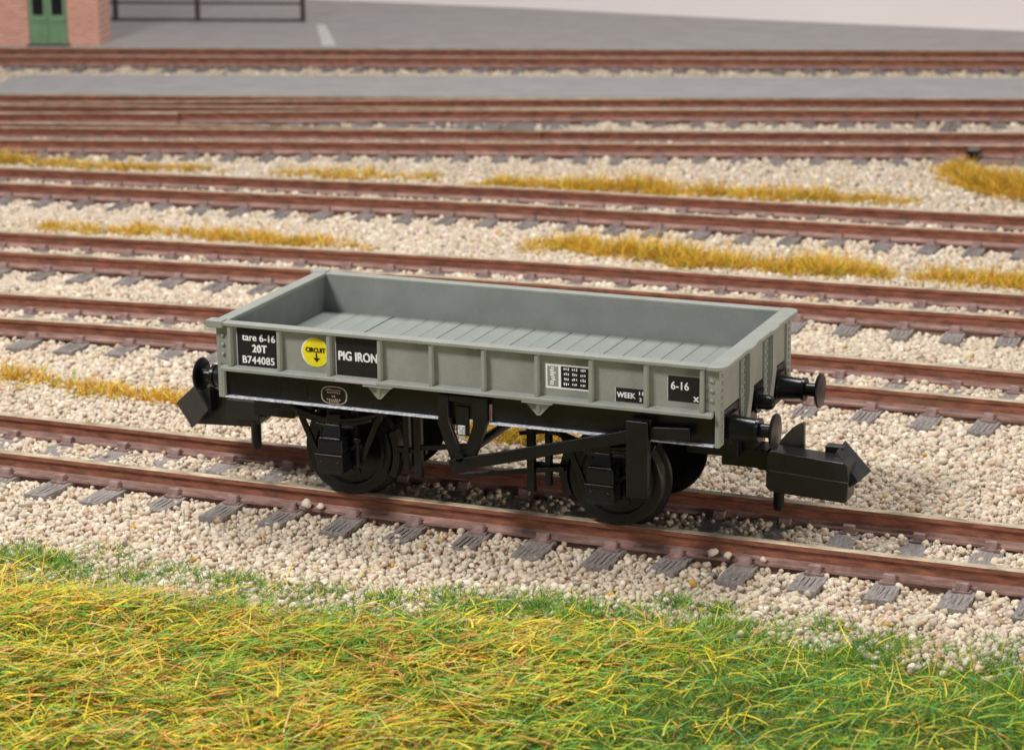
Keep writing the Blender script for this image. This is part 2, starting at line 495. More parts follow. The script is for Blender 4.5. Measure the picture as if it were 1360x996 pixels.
tm = MB().box(-.19, .19, -1.75, 1.75, -.11, 0).mesh('timber', SLEEP)
for k in range(24):
    t_ = k / 23
    inst('timber', tm, (-25.2 + 16.2 * t_ + 17.5, 19.72 + 4.45 * t_ - 21.3, ZS - .004 - (ZS - .09)), .27 + random.uniform(-.02, .02), tn)

# ------------------------------------------------------------------ ballast
def track_dist(X, Y):
    """nearest track: lateral offset, distance along to nearest sleeper"""
    best = np.full(X.shape, 99.0); sd = np.full(X.shape, 9.0)
    for ss, x, y, sl in TRACKS:
        # tracks are nearly straight along x: project with local tangent
        i = np.clip(np.searchsorted(x, X), 1, len(x) - 1)
        tx, ty = x[i] - x[i - 1], y[i] - y[i - 1]
        l = np.hypot(tx, ty); tx, ty = tx / l, ty / l
        rx, ry = X - x[i], Y - y[i]
        off = -ty * rx + tx * ry
        s = ss[i] + tx * rx + ty * ry
        k = np.clip(np.round((s - sl[0]) / 0.802), 0, len(sl) - 1).astype(int)
        ds = np.abs(s - sl[k])
        m = np.abs(off) < np.abs(best)
        best = np.where(m, off, best); sd = np.where(m, ds, sd)
    return best, sd

def ico(sub, seed):
    bm = bmesh.new()
    if sub == 1:
        bmesh.ops.create_icosphere(bm, subdivisions=1, radius=1.0)
    else:
        bmesh.ops.create_cube(bm, size=1.2)
        bmesh.ops.subdivide_edges(bm, edges=bm.edges[:], cuts=1, use_grid_fill=True)
        for q in bm.verts: q.co = q.co.normalized() * 0.75 + q.co * 0.25
        bmesh.ops.triangulate(bm, faces=bm.faces[:])
    bm.verts.index_update()
    v = np.array([q.co[:] for q in bm.verts]); f = np.array([[q.index for q in p.verts] for p in bm.faces])
    bm.free()
    r = np.random.default_rng(seed)
    for _ in range(11 if sub > 1 else 3):          # chip facets off the ball
        nrm = r.normal(size=3); nrm /= np.linalg.norm(nrm)
        d = r.uniform(.58, .88)
        h = v @ nrm
        v = np.where((h > d)[:, None], v - np.outer(h - d, nrm), v)
    v = v * (1 + r.uniform(-.09, .09, (len(v), 1))) * 1.08
    return v, f

def rots(n):
    q = rng.normal(size=(n, 4)); q /= np.linalg.norm(q, axis=1)[:, None]
    a, b, c, d = q.T
    return np.stack([np.stack([a*a+b*b-c*c-d*d, 2*(b*c-a*d), 2*(b*d+a*c)], -1), np.stack([2*(b*c+a*d), a*a-b*b+c*c-d*d, 2*(c*d-a*b)], -1), np.stack([2*(b*d-a*c), 2*(c*d+a*b), a*a-b*b-c*c+d*d], -1)], 1)

def stone_colors(n):
    base = np.array([0.620, 0.522, 0.412])
    c = base * rng.uniform(0.84, 1.10, (n, 1)) * (1 + rng.normal(0, .025, (n, 3)))
    u = rng.random(n)
    c[u < 0.10] *= np.array([0.80, 0.70, 0.60])
    c[u > 0.90] = np.array([0.76, 0.67, 0.56]) * rng.uniform(.9, 1.1, ((u > .90).sum(), 1))
    k = (u > 0.400) & (u < 0.404)
    c[k] = np.array([0.55, 0.33, 0.07])
    k = (u > 0.500) & (u < 0.504)
    c[k] = np.array([0.22, 0.19, 0.17])
    return np.clip(c, 0, 0.85)

def stones(P, R, sub, C):
    Vs, Fs, Cs = [], [], []
    base = 0
    nv = 6
    var = rng.integers(0, nv, len(P))
    for k in range(nv):
        v, f = ico(sub, 50 + k)
        m = var == k
        n = m.sum()
        if not n: continue
        sca = R[m][:, None] * rng.uniform(.78, 1.22, (n, 3))
        vv = v[None] * sca[:, None, :]
        vv = np.einsum('nij,nkj->nki', rots(n), vv) + P[m][:, None, :]
        Vs.append(vv.reshape(-1, 3))
        Fs.append((f[None] + base + (np.arange(n) * len(v))[:, None, None]).reshape(-1, 3))
        Cs.append(np.repeat(C[m], len(v), axis=0))
        base += n * len(v)
    return np.concatenate(Vs), np.concatenate(Fs), np.concatenate(Cs)

def hexgrid(x0, x1, y0, y1, sp):
    ys = np.arange(y0, y1, sp * .866)
    xs = np.arange(x0, x1, sp)
    X, Y = np.meshgrid(xs, ys)
    X = X + (np.arange(len(ys)) % 2)[:, None] * sp / 2
    X = X + rng.uniform(-.36, .36, X.shape) * sp; Y = Y + rng.uniform(-.36, .36, Y.shape) * sp
    return X.ravel(), Y.ravel()

def in_poly(X, Y, poly):
    r = np.zeros(X.shape, bool); n = len(poly)
    for i in range(n):
        (x1, y1), (x2, y2) = poly[i], poly[(i + 1) % n]
        c = ((y1 > Y) != (y2 > Y)) & (X < (x2 - x1) * (Y - y1) / (y2 - y1 + 1e-12) + x1)
        r ^= c
    return r
STRIP = [(-24.25, 26.25), (-23.3, 24.15), (-0.2, 30.45), (25, 37.5), (25, 40.4), (-0.85, 33.45), (-23.9, 26.95)]

def ballast(y0, y1, sp, rad, sub, zlayer=0.0):
    X, Y = hexgrid(-34, 13, y0, y1, sp)
    P = np.stack([X, Y, np.full(X.shape, ZB)], -1)
    d = P - CAM; z = d @ FW
    u = 680 + FPX * (d @ RT) / z; v = 498 - FPX * (d @ UP) / z
    keep = (u > -120) & (u < 1480) & (v < 1060)
    keep &= Y > np.interp(X, GBX, GBY) - np.interp(X, [0.5, 2.5], [0.8, 0.25]) - 0.6 * rng.random(X.shape) ** 2
    yl = np.interp(X, [p[0] for p in yard_front], [p[1] for p in yard_front])
    keep &= Y < yl - 0.02
    keep &= ~in_poly(X, Y, STRIP)
    keep &= ~(in_poly(X, Y, [(-27, 18.2), (-9.0, 22.95), (-9.0, 25.0), (-27, 20.2)]) & (rng.random(X.shape) < .75))
    X, Y = X[keep], Y[keep]
    off, sd = track_dist(X, Y)
    ao = np.abs(off)
    on_sl = (ao < 1.43 - .12 * rng.random(X.shape)) & (sd < 0.168 - .055 * rng.random(X.shape) ** 2) & (rng.random(X.shape) > .09)
    rail = np.abs(ao - HG) < 0.10
    k = ~on_sl & ~rail
    X, Y, ao, sd = X[k], Y[k], ao[k], sd[k]
    n = len(X)
    R = rad * np.clip(rng.normal(.93, .22, n), .5, 1.5)
    bed = ZB + 0.028 + (vnoise(X * 1.3, Y * 1.3, 5) - .5) * .05
    bed += np.where((ao < 0.62), .040, 0.0) + np.where((ao > 0.8) & (ao < 1.75), -.014, 0)
    bed += np.clip(bank_z(X, Y) - ZB - .03, 0, .2)
    Z = bed + zlayer + R * rng.uniform(-.25, .35, n)
    return np.stack([X, Y, Z], -1), R

def lay(name, label, specs):
    Vs, Fs, Cs = [], [], []; base = 0
    for (P, R, sub) in specs:
        V, F, C = stones(P, R, sub, stone_colors(len(P)))
        Vs.append(V); Fs.append(F + base); Cs.append(C); base += len(V)
    o = np_mesh(name, np.concatenate(Vs), np.concatenate(Fs), STONE, np.concatenate(Cs), True)
    tag(o, label, 'ballast', None, 'stuff')
    return o
P1, R1 = ballast(-5.0, 3.2, 0.067, 0.046, 2)
P2, R2 = ballast(3.2, 13.5, 0.074, 0.049, 1)
P3, R3 = ballast(13.5, 38.0, 0.105, 0.060, 1)
# a sparse second layer of loose grains
Q1, S1 = ballast(-5.0, 8.0, 0.20, 0.040, 2, 0.045)
print('stones', len(P1), len(P2), len(P3), len(Q1))
lay('ballast', 'pale beige granite ballast strewn around and between all the tracks', [(P1, R1, 2), (P2, R2, 1), (P3, R3, 1), (Q1, S1, 2)])

# single grains lying on the near rail of the main track
def loose(x, y, z, r, label):
    V, F, C = stones(np.array([[0, 0, 0.0]]), np.array([r]), 2, np.array([[0.68, 0.60, 0.50]]))
    o = np_mesh('ballast_stone', V, F, STONE, C, True)
    o.location = (x, y, z)
    tag(o, label, 'stone', 'loose stones on the nearest rail foot')
loose(-2.22, -0.83, -.172, .066, 'pale upright stone against the nearest rail below the left wheel')
loose(-2.04, -0.83, -.186, .050, 'low pale stone right of the upright one below the left wheel')
loose(2.82, -0.83, -.175, .062, 'largest pale stone on the nearest rail foot below the right buffers')
loose(3.00, -0.83, -.186, .050, 'small pale stone touching the largest one below the right buffers')
loose(3.40, -0.82, -.190, .042, 'tiny pale stone on the nearest rail foot below the right coupling')
loose(5.84, -0.98, -.245, .072, 'big white stone beside the nearest rail near the right edge')

# ------------------------------------------------------------------ grass
def blades(P, L, az, el, droop, wd, C, seg=3, roll=0.6):
    n = len(P)
    t = np.linspace(0, 1, seg + 1)
    h = np.stack([np.cos(az), np.sin(az), np.zeros(n)], -1)
    up = np.array([0, 0, 1.0])
    pts = P[:, None, :] + (h * (L * np.cos(el))[:, None])[:, None, :] * t[None, :, None] + up * (L * np.sin(el))[:, None, None] * t[None, :, None]
    pts[:, :, 2] -= (droop * L)[:, None] * (t ** 2)[None]
    side = np.stack([-np.sin(az), np.cos(az), np.zeros(n)], -1)
    rl = rng.uniform(-roll, roll, n)
    sidev = side * np.cos(rl)[:, None] + up * np.sin(rl)[:, None]
    # sideways bow
    bow = rng.normal(0, .17, n) * L
    pts += side[:, None, :] * bow[:, None, None] * (t ** 2)[None, :, None]
    wt = wd[:, None] * np.interp(t, [0, .5, 1], [1.0, .9, .25])[None]
    A = pts - sidev[:, None, :] * wt[:, :, None] / 2
    B = pts + sidev[:, None, :] * wt[:, :, None] / 2
    V = np.stack([A, B], 2).reshape(-1, 3)
    k = (seg + 1) * 2
    f = np.array([[2*i, 2*i+1, 2*i+3, 2*i+2] for i in range(seg)])
    F = (f[None] + (np.arange(n) * k)[:, None, None]).reshape(-1, 4)
    Cc = np.repeat(C, k, axis=0)
    return V, F, Cc

def palette(n, cols, wts, jit=.18):
    i = rng.choice(len(cols), n, p=np.array(wts) / sum(wts))
    c = np.array(cols)[i]
    return np.clip(c * rng.uniform(1 - jit, 1 + jit, (n, 1)) * (1 + rng.normal(0, .05, (n, 3))), 0, .9)
YEL = (0.80, 0.60, 0.03); LIME = (0.43, 0.48, 0.04); GRN = (0.15, 0.36, 0.042); DGR = (0.035, 0.13, 0.025)
ORG = (0.62, 0.29, 0.05); STR = (0.70, 0.50, 0.17); BRN = (0.22, 0.11, 0.03); TEAL = (0.09, 0.27, 0.09)

def bank_points(n, margin=0.0, soft=0.5, x0=-9, x1=12.0):
    out = []
    while sum(len(o) for o in out) < n:
        m = n * 3
        X = rng.uniform(x0, x1, m); Y = rng.uniform(-10.5, -2.0, m)
        P = np.stack([X, Y, np.full(m, -.2)], -1)
        d = P - CAM; z = d @ FW
        u = 680 + FPX * (d @ RT) / z; v = 498 - FPX * (d @ UP) / z
        inside = np.interp(X, GBX, GBY) + margin - Y
        inside += (vnoise(X * 1.1, Y * 1.1, 9) - .5) * 1.1 + (vnoise(X * 3.1, Y * 3.1, 8) - .5) * .5
        k = (u > -110) & (u < 1470) & (v < 1045) & (rng.random(m) < np.clip(inside / soft, 0, 1))
        out.append(np.stack([X[k], Y[k]], -1))
    return np.concatenate(out)[:n]

VV, FF, CC = [], [], []; base = 0
def put(V, F, C):
    global base
    VV.append(V); FF.append(F + base); CC.append(C); base += len(V)
# short fibrous undergrowth
n = 70000
Q = bank_points(n, 0.15, 0.6)
rgt = np.clip((Q[:, 0] - 1.5) / 3.0 + (vnoise(Q[:, 0] * 0.8, Q[:, 1] * 0.8, 21) - .5) * 1.0, 0, 1)     # greener towards the right
edge = np.clip(1.25 - (np.interp(Q[:, 0], GBX, GBY) - Q[:, 1]) / 1.1, 0, 1)
gmix = np.clip(np.maximum(rgt, edge), 0, 1)
Cg = palette(n, [GRN, DGR, LIME, TEAL], [5, 1.6, 2.4, 2])
Cy = palette(n, [YEL, LIME, GRN, ORG], [3, 4, 3, 1.2])
pick = rng.random(n) < gmix * .85 + .12
C = np.where(pick[:, None], Cg, Cy)
P = np.concatenate([Q, (bank_z(Q[:, 0], Q[:, 1]) - .01)[:, None]], 1)
put(*blades(P, rng.uniform(.10, .27, n), rng.uniform(0, 2 * math.pi, n), np.radians(rng.uniform(15, 75, n)), rng.uniform(.1, .6, n), rng.uniform(.006, .012, n), C, 2, 1.4))
# long combed straws
n = 30000
Q = bank_points(n, -0.42, 1.5)
rgt = np.clip((Q[:, 0] - 2.0) / 1.8 + (vnoise(Q[:, 0] * 0.7, Q[:, 1] * 0.7, 22) - .5) * .8, 0, 1)
keep = rng.random(n) > rgt * .90
Q = Q[keep]; rgt = rgt[keep]; n = len(Q)
patch = np.clip((vnoise(Q[:, 0] * 1.2, Q[:, 1] * 1.6, 23) - .5) * 2.4 + .5, 0, 1)
Ca = palette(n, [YEL, LIME, GRN, ORG, STR, BRN], [2.6, 3.0, 2.6, 2.7, 1.6, .8])
Cb = palette(n, [LIME, GRN, ORG, STR, YEL, DGR, BRN], [2.6, 4.6, 1.8, 1.0, .8, 1.6, .7])
C = np.where((rng.random(n) < patch)[:, None], Cb, Ca)
Cr = palette(n, [LIME, GRN, YEL, TEAL], [3.2, 4, 2, 1.6])
C = np.where((rng.random(n) < rgt)[:, None], Cr, C)
P = np.concatenate([Q, (bank_z(Q[:, 0], Q[:, 1]) + rng.uniform(.0, .10, n))[:, None]], 1)
az = rng.normal(0.55, 0.62, n) + np.where(rng.random(n) < .35, math.pi, 0)
put(*blades(P, rng.uniform(.14, .44, n), az, np.radians(rng.uniform(0, 26, n)), rng.uniform(.05, .35, n), rng.uniform(.012, .022, n), C, 3, .5))
# stray straws standing off the surface and over the border
n = 1500
Q = bank_points(n, 0.40, 1.2)
P = np.concatenate([Q, (bank_z(Q[:, 0], Q[:, 1]) + rng.uniform(.03, .12, n))[:, None]], 1)
C = palette(n, [YEL, LIME, ORG, STR, DGR, GRN, BRN], [3, 2, 2, 1.6, .8, 1.5, 1])
put(*blades(P, rng.uniform(.2, .55, n), rng.uniform(0, 2 * math.pi, n), np.radians(rng.uniform(3, 40, n)), rng.uniform(.05, .3, n), rng.uniform(.009, .015, n), C, 3, .5))
# fuzzy green clumps along the border
ncl = 70
cxs = rng.uniform(-7.5, 9.5, ncl); cys = np.interp(cxs, GBX, GBY) + rng.normal(-.15, .25, ncl)
nb = 170
X = np.repeat(cxs, nb) + rng.normal(0, .15, ncl * nb) * np.repeat(rng.uniform(.5, 1.7, ncl), nb)
Y = np.repeat(cys, nb) + rng.normal(0, .09, ncl * nb)
n = ncl * nb
P = np.stack([X, Y, np.maximum(bank_z(X, Y), ZB + .04)], -1)
C = palette(n, [GRN, DGR, LIME, TEAL, YEL], [5, 1.6, 2, 2.4, .8])
put(*blades(P, rng.uniform(.10, .30, n), rng.uniform(0, 2 * math.pi, n), np.radians(rng.uniform(10, 70, n)), rng.uniform(.1, .4, n), rng.uniform(.007, .012, n), C, 2, 1.4))
gr = np_mesh('grass', np.concatenate(VV), np.concatenate(FF), BLADE, np.concatenate(CC), False)
tag(gr, 'yellow and green matted grass bank along the front edge', 'grass', None, 'stuff')

def dry_grass(label, pts, hgt, wid, dens, green=.1):
    P = np.array(pts, float)
    t = np.concatenate([[0], np.cumsum(np.hypot(*np.diff(P, axis=0).T))])
    nt_ = max(3, int(t[-1] * dens * 1.5))
    s = rng.uniform(0, t[-1], nt_)
    cx = np.interp(s, t, P[:, 0]); cy = np.interp(s, t, P[:, 1])
    endf = np.clip(np.minimum(s, t[-1] - s) / 0.7, .35, 1)
    m = vnoise(s * 0.9, s * 0 + 3.3, 31 + len(label))
    keep = m > .12
    cx, cy, endf, m = cx[keep], cy[keep], endf[keep], m[keep]
    nb = 34
    k = len(cx) * nb
    X = np.repeat(cx, nb) + rng.normal(0, .09, k); Y = np.repeat(cy + rng.normal(0, wid, len(cx)), nb) + rng.normal(0, .06, k)
    P3 = np.stack([X, Y, np.full(k, ZB + .03)], -1)
    hh = np.repeat(.88 * hgt * endf * (.45 + .8 * m) * rng.uniform(.65, 1.2, len(cx)), nb) * rng.uniform(.5, 1.15, k)
    C = palette(k, [(0.80, 0.50, 0.045), (0.68, 0.35, 0.045), (0.80, 0.60, 0.12), GRN, (0.34, 0.17, 0.035), (0.58, 0.50, 0.05)], [4, 4.0, 1.4, green * 8, 1.3, 1.2])
    V, F, Cc = blades(P3, hh, rng.uniform(0, 2 * math.pi, k), np.radians(rng.uniform(8, 75, k)), rng.uniform(0, .3, k), rng.uniform(.010, .018, k), C, 2, 1.2)
    o = np_mesh('dry_grass', V, F, BLADE, Cc, False)
    tag(o, label, 'grass', 'strips of dry grass between the tracks', 'stuff')
dry_grass('strip of yellow dry grass just behind the nearest track, left of the wagon', [(-11.5, 3.35), (-9.05, 3.2), (-7.3, 3.0), (-6.0, 3.0), (-4.5, 2.95), (-1.2, 2.95), (0.2, 2.95)], .40, .13, 16)
dry_grass('strip of yellow dry grass between the third and fourth tracks at left', [(-14.8, 12.1), (-11.3, 12.5), (-7.7, 12.5)], .40, .16, 16)
dry_grass('long strip of yellow dry grass between the third and fourth tracks at right', [(-5.3, 13.75), (-2.4, 13.35), (0.2, 13.3), (3.4, 13.4), (6, 13.5)], .55, .20, 30, .16)
dry_grass('strip of dry grass beside the fourth track at far left', [(-20.5, 17.2), (-18.5, 17.4), (-16, 17.6), (-13.6, 18.1)], .40, .15, 15)
dry_grass('thin short strip of dry grass left of the middle beside the fourth track', [(-13.0, 18.2), (-10.8, 18.3), (-8.9, 18.55)], .40, .15, 16)
dry_grass('long strip of dry grass beyond the fourth track from middle to right', [(-8.6, 18.35), (-4.3, 18.75), (0.1, 19.2)], .55, .18, 18)
dry_grass('bushy clump of golden dry grass at the right edge by the point lever', [(-0.3, 22.8), (0.4, 21.9), (0.9, 21.2), (1.9, 20.5), (3.2, 19.9)], .70, .28, 42)
dry_grass('single small green tuft growing by a sleeper below the right wheel', [(2.15, -2.05), (2.4, -2.0)], .28, .05, 14, 2.0)

# ------------------------------------------------------------------ background things
# brick building
ux = Vector((0.958, 0.286)); ang = math.atan2(ux.y, ux.x)
bb = tag(empty('brick_building', (-25.0, 31.78, -.11), ang), 'red brick building with green double door at the top left corner', 'building')
def bx(name, m, x0, x1, y0, y1, z0, z1, parent=bb, bevel=0): return MB().box(x0, x1, y0, y1, z0, z1).build(name, m, parent, bevel)
wl = MB(); D0, D1 = -1.90, -0.84
wl.box(-7, D0, 0, 0.25, 0, 4.5); wl.box(D1, 0, 0, 0.25, 0, 4.5); wl.box(D0, D1, 0, .25, 2.3, 4.5)
wl.build('wall', BRICK, bb)
MB().box(-0.25, 0.0, 0.25, 1.2, 0, 4.5).build('side_wall', BRICK, bb)
MB().box(-7, -0.25, 0.95, 1.2, 0, 4.5).build('rear_wall', BRICK, bb)
bx('roof', FENCE, -7.1, 0.2, -0.2, 1.4, 4.5, 4.62)
dr = MB().box(D0, D1, .05, .10, 0, 2.3).build('door', DOORM, bb)
for i in (0, 1):
    x0 = D0 + .03 + i * .52; x1 = x0 + .48
    f = MB()
    f.box(x0, x1, .02, .05, .02, .62); 
    f.box(x0, x0 + .09, .015, .05, .64, 2.2); f.box(x1 - .09, x1, .015, .05, .64, 2.2); f.box(x0 + .09, x1 - .09, .015, .05, .64, .80)
    f.build('door_leaf', DOORM, dr)
    MB().box(x0 + .09, x1 - .09, .028, .048, .80, 2.2).build('pane', GLASS, dr)
bx('door_step', FENCE, D0 - .05, D1 + .05, -.10, 0.0, 0, .05)

# railing in the yard
fd = Vector((-21.95 + 27.4, 37.58 - 36.3)); fl = fd.length; fa = math.atan2(fd.y, fd.x)
fe = tag(empty('yard_railing', (-27.4, 36.3, -.11), fa), 'dark post and rail fence beside the brick building', 'fence')
pm = MB().box(-.06, .06, -.06, .06, 0, 1.35).mesh('post', FENCE)
for s in (-2.6, 0.15, fl - 3.05, fl): inst('post', pm, (s, 0, 0), 0, fe)
for z in (0.05, 0.52, 1.0):
    MB().box(-2.6, fl, -.035 - .03, -.06 - .045, z - .03, z + .035).build('rail', FENCE, fe)

# point lever and tie bar at the right end of the turnout
pl = tag(empty('point_lever', (-0.95, 26.2, ZB)), 'small grey lever box standing between the fifth and sixth tracks', 'lever')
MB().box(-.16, .16, -.13, .13, 0, .26).build('base', SLEEP, pl, .02)
MB().prism([(-.10, .26), (.10, .26), (.07, .42), (-.07, .42)], -.08, .08).build('lever', SLEEP, pl, .02)
tb = tag(empty('point_tie_bar', (0.2, 23.5, ZB)), 'dark point tie bar with upright peg in front of the fifth track', 'tie bar')
MB().box(-.75, .8, -.10, .10, .02, .14).build('base', CHAIRM, tb, .02)
MB().box(-.12, .14, -.16, .16, .14, .34).build('peg', BLACK, tb, .03)

# ------------------------------------------------------------------ the wagon
W = tag(empty('goods_wagon', (0, 0, 0)), 'grey low-sided pig iron wagon with black underframe on the nearest track', 'wagon')
BAY = 0.636
RX = [(i - 4.5) * BAY for i in range(10)]
fl_o = MB().box(-2.955, 2.955, -1.245, 1.245, 1.55, 1.598).build('floor', GREY, W)
np_ = 25; pw = 5.9 / np_
pmesh = [MB().box(-pw / 2 + .003, pw / 2 - .003, -1.246, 1.246, -.035 - .001 * k, .001 * k).mesh('plank', PLANK) for k in range(4)]
for i in range(np_):
    o = inst('plank', pmesh[i % 4], (-2.95 + pw * (i + .5), 0, 1.632 + random.uniform(-.003, .003)), 0, fl_o)
    b = o.modifiers.new('bevel', 'BEVEL'); b.width = .004; b.segments = 1
ribm = {}
for s in (-1, 1):
    ribm[s] = MB().prism([(s * 1.308, 1.585), (s * 1.385, 1.585), (s * 1.372, 2.068), (s * 1.308, 2.068)], -.021, .021, 'yz').mesh('rib', GREY)
    sp = MB().box(-3.0, 3.0, *sorted((s * 1.25, s * 1.31)), 1.552, 2.068).build('side_panel', GREY, W, .006)
    MB().box(-2.948, 2.948, *sorted((s * 1.246, s * 1.2515)), 1.62, 2.0655).build('inner_face', INNER, sp)
    rimo = MB().box(-2.93, 2.93, *sorted((s * 1.250, s * 1.388)), 2.066, 2.112).build('top_rim', GREY, sp, .012)
    fo = MB().prism([(s * 1.30, 1.536), (s * 1.400, 1.536), (s * 1.400, 1.572), (s * 1.385, 1.586), (s * 1.30, 1.600)], -2.985, 2.985, 'yz').build('bottom_flange', GREY, sp, .006)
    for x in RX:
        o = inst('rib', ribm[s], (x, 0, 0), 0, sp)
        b = o.modifiers.new('bevel', 'BEVEL'); b.width = .007; b.segments = 2
    for e in (-1, 1):
        MB().box(*sorted((e * 2.89, e * 3.045)), *sorted((s * 1.312, s * 1.328)), 1.60, 2.064).build('corner_plate', GREY, sp, .005)
        for z in (1.72, 1.83, 1.94):
            MB().dome((e * 2.965, s * 1.328, z), .028, 'y', s).build('rivet', GREY, sp, 0, True)
    for x in (-0.97, 0.97):
        g_ = MB().prism([(x - .17, 1.534), (x + .17, 1.534), (x + .02, 1.372), (x - .02, 1.372)], *sorted((s * 1.335, s * 1.36)))
        g_.prism([(s * 1.36, 1.53), (s * 1.40, 1.53), (s * 1.365, 1.40), (s * 1.36, 1.40)], x - .018, x + .018, 'yz')
        g_.box(x - .18, x + .18, *sorted((s * 1.34, s * 1.412)), 1.518, 1.534)
        g_.build('gusset', GREY, sp, .005)
    sb = MB().box(-2.965, 2.965, *sorted((s * 1.20, s * 1.26)), 1.214, 1.548)
    for x in np.arange(-2.7, 2.8, 0.385):
        for z in (1.262,):
            sb.dome((x + .03 * math.sin(9 * x), s * 1.26, z + .02 * math.sin(5 * x)), .013, 'y', s, 6)
    so = sb.build('solebar', BLACK, W)
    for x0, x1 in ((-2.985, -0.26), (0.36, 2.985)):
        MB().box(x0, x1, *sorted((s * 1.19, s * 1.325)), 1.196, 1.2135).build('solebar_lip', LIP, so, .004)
    MB().box(0.355, .375, *sorted((s * 1.26, s * 1.30)), 1.22, 1.42).build('solebar_bracket', CHAIRM, so)
    # little plates moulded on the solebar
    MB().box(-2.46, -2.28, *sorted((s * 1.26, s * 1.266)), 1.28, 1.44).build('solebar_plate', BLACK, so, .003)
    MB().box(-2.02, -1.93, *sorted((s * 1.26, s * 1.27)), 1.27, 1.43).build('solebar_clip', BLACK, so, .004)

for e in (-1, 1):
    ep = MB().box(*sorted((e * 2.952, e * 3.02)), -1.249, 1.249, 1.546, 2.067).build('end_panel', GREY, W, .006)
    MB().box(*sorted((e * 2.948, e * 2.9535)), -1.2455, 1.2455, 1.62, 2.0655).build('inner_face', INNER, ep)
    ch = .10
    pl_ = [(2.925, -1.40), (3.135 - ch, -1.40), (3.135 - .03, -1.40 + .03), (3.135, -1.40 + ch), (3.125, -.58), (3.145, -.52), (3.145, -.30), (3.125, -.25), (3.125, .28), (3.145, .33), (3.145, .56), (3.125, .62), (3.135, 1.40 - ch), (3.135 - .03, 1.37), (3.135 - ch, 1.40), (2.925, 1.40)]
    if e < 0: pl_ = [(2.925, -1.40), (3.14, -1.40), (3.14, -1.27), (3.085, -1.22), (3.085, 1.22), (3.14, 1.27), (3.14, 1.40), (2.925, 1.40)]
    MB().prism([(e * x, y) for x, y in pl_], 2.062, 2.115, 'xy').build('top_rim', GREY, ep, .014)
    if e < 0:
        for s in (-1, 1): MB().prism([(-2.935, s * 1.255), (-3.145, s * 1.255), (-3.145, s * 1.405), (-2.935, s * 1.405)], 2.04, 2.128, 'xy').build('corner_cap', GREY, ep, .012)
    for yc in (-.43, .43):
        st = MB().prism([(e * 3.02, 1.20), (e * 3.075, 1.20), (e * 3.12, 1.60), (e * 3.12, 2.06), (e * 3.02, 2.06)], yc - .035, yc + .105)
        st.box(*sorted((e * 3.02, e * 3.05)), yc - .12, yc - .035, 1.20, 2.06)
        for z in np.linspace(1.28, 1.98, 9):
            st.dome((e * 3.05, yc - .08, z), .026, 'x', e, 7)
        st.build('stanchion', GREY, ep, .005)
    for s in (-1, 1):
        cp = MB().box(*sorted((e * 3.0, e * 3.05)), *sorted((s * 1.16, s * 1.33)), 1.196, 2.06)
        if e < 0: cp.box(-3.0, -2.975, *sorted((s * 1.275, s * 1.33)), 1.196, 1.535)
        for z in np.linspace(1.25, 1.98, 10):
            cp.dome((e * 3.05, s * 1.23, z), .026, 'x', e, 7)
        cp.build('corner_post', GREY, W, .005)
    hs = MB().box(*sorted((e * 2.93, e * 3.028)), -1.115, 1.115, 1.215, 1.542)
    hs.box(*sorted((e * 3.028, e * 3.06)), -.30, .30, 1.26, 1.30); hs.box(*sorted((e * 3.028, e * 3.05)), -.30, .30, 1.40, 1.45)
    hs.build('headstock', BLACK, W, .005)
    # drawbar hook stub
    hk = MB().lathe([(0, .13), (e * .05, .13), (e * .05, .085), (e * .16, .085), (e * .21, .07), (e * .235, .03)], 'x', (e * 3.03, 0.02, 1.36), 20)
    hk.build('draw_hook', BLACK, W, 0, True, 40)
    for s in (-1, 1):
        c = (0, s * .87, 1.305)
        bf = MB().box(*sorted((e * 3.03, e * 3.065)), s * .87 - .17, s * .87 + .17, 1.14, 1.47)
        bf.lathe([(e * 3.06, .155), (e * 3.10, .140), (e * 3.33, .118), (e * 3.33, .135), (e * 3.37, .135), (e * 3.37, .06)], 'x', c, 28)
        bo = bf.build('buffer', BLACK, W, 0, True, 35)
        MB().lathe([(e * 3.34, .078), (e * 3.52, .078)], 'x', c, 24).build('ram', BLACK, bo, 0, True, 35)
        MB().lathe([(e * 3.505, .05), (e * 3.515, .19), (e * 3.535, .205), (e * 3.552, .195), (e * 3.562, .10), (e * 3.565, .01)], 'x', c, 36).build('buffer_head', BLACK, bo, 0, True, 50)

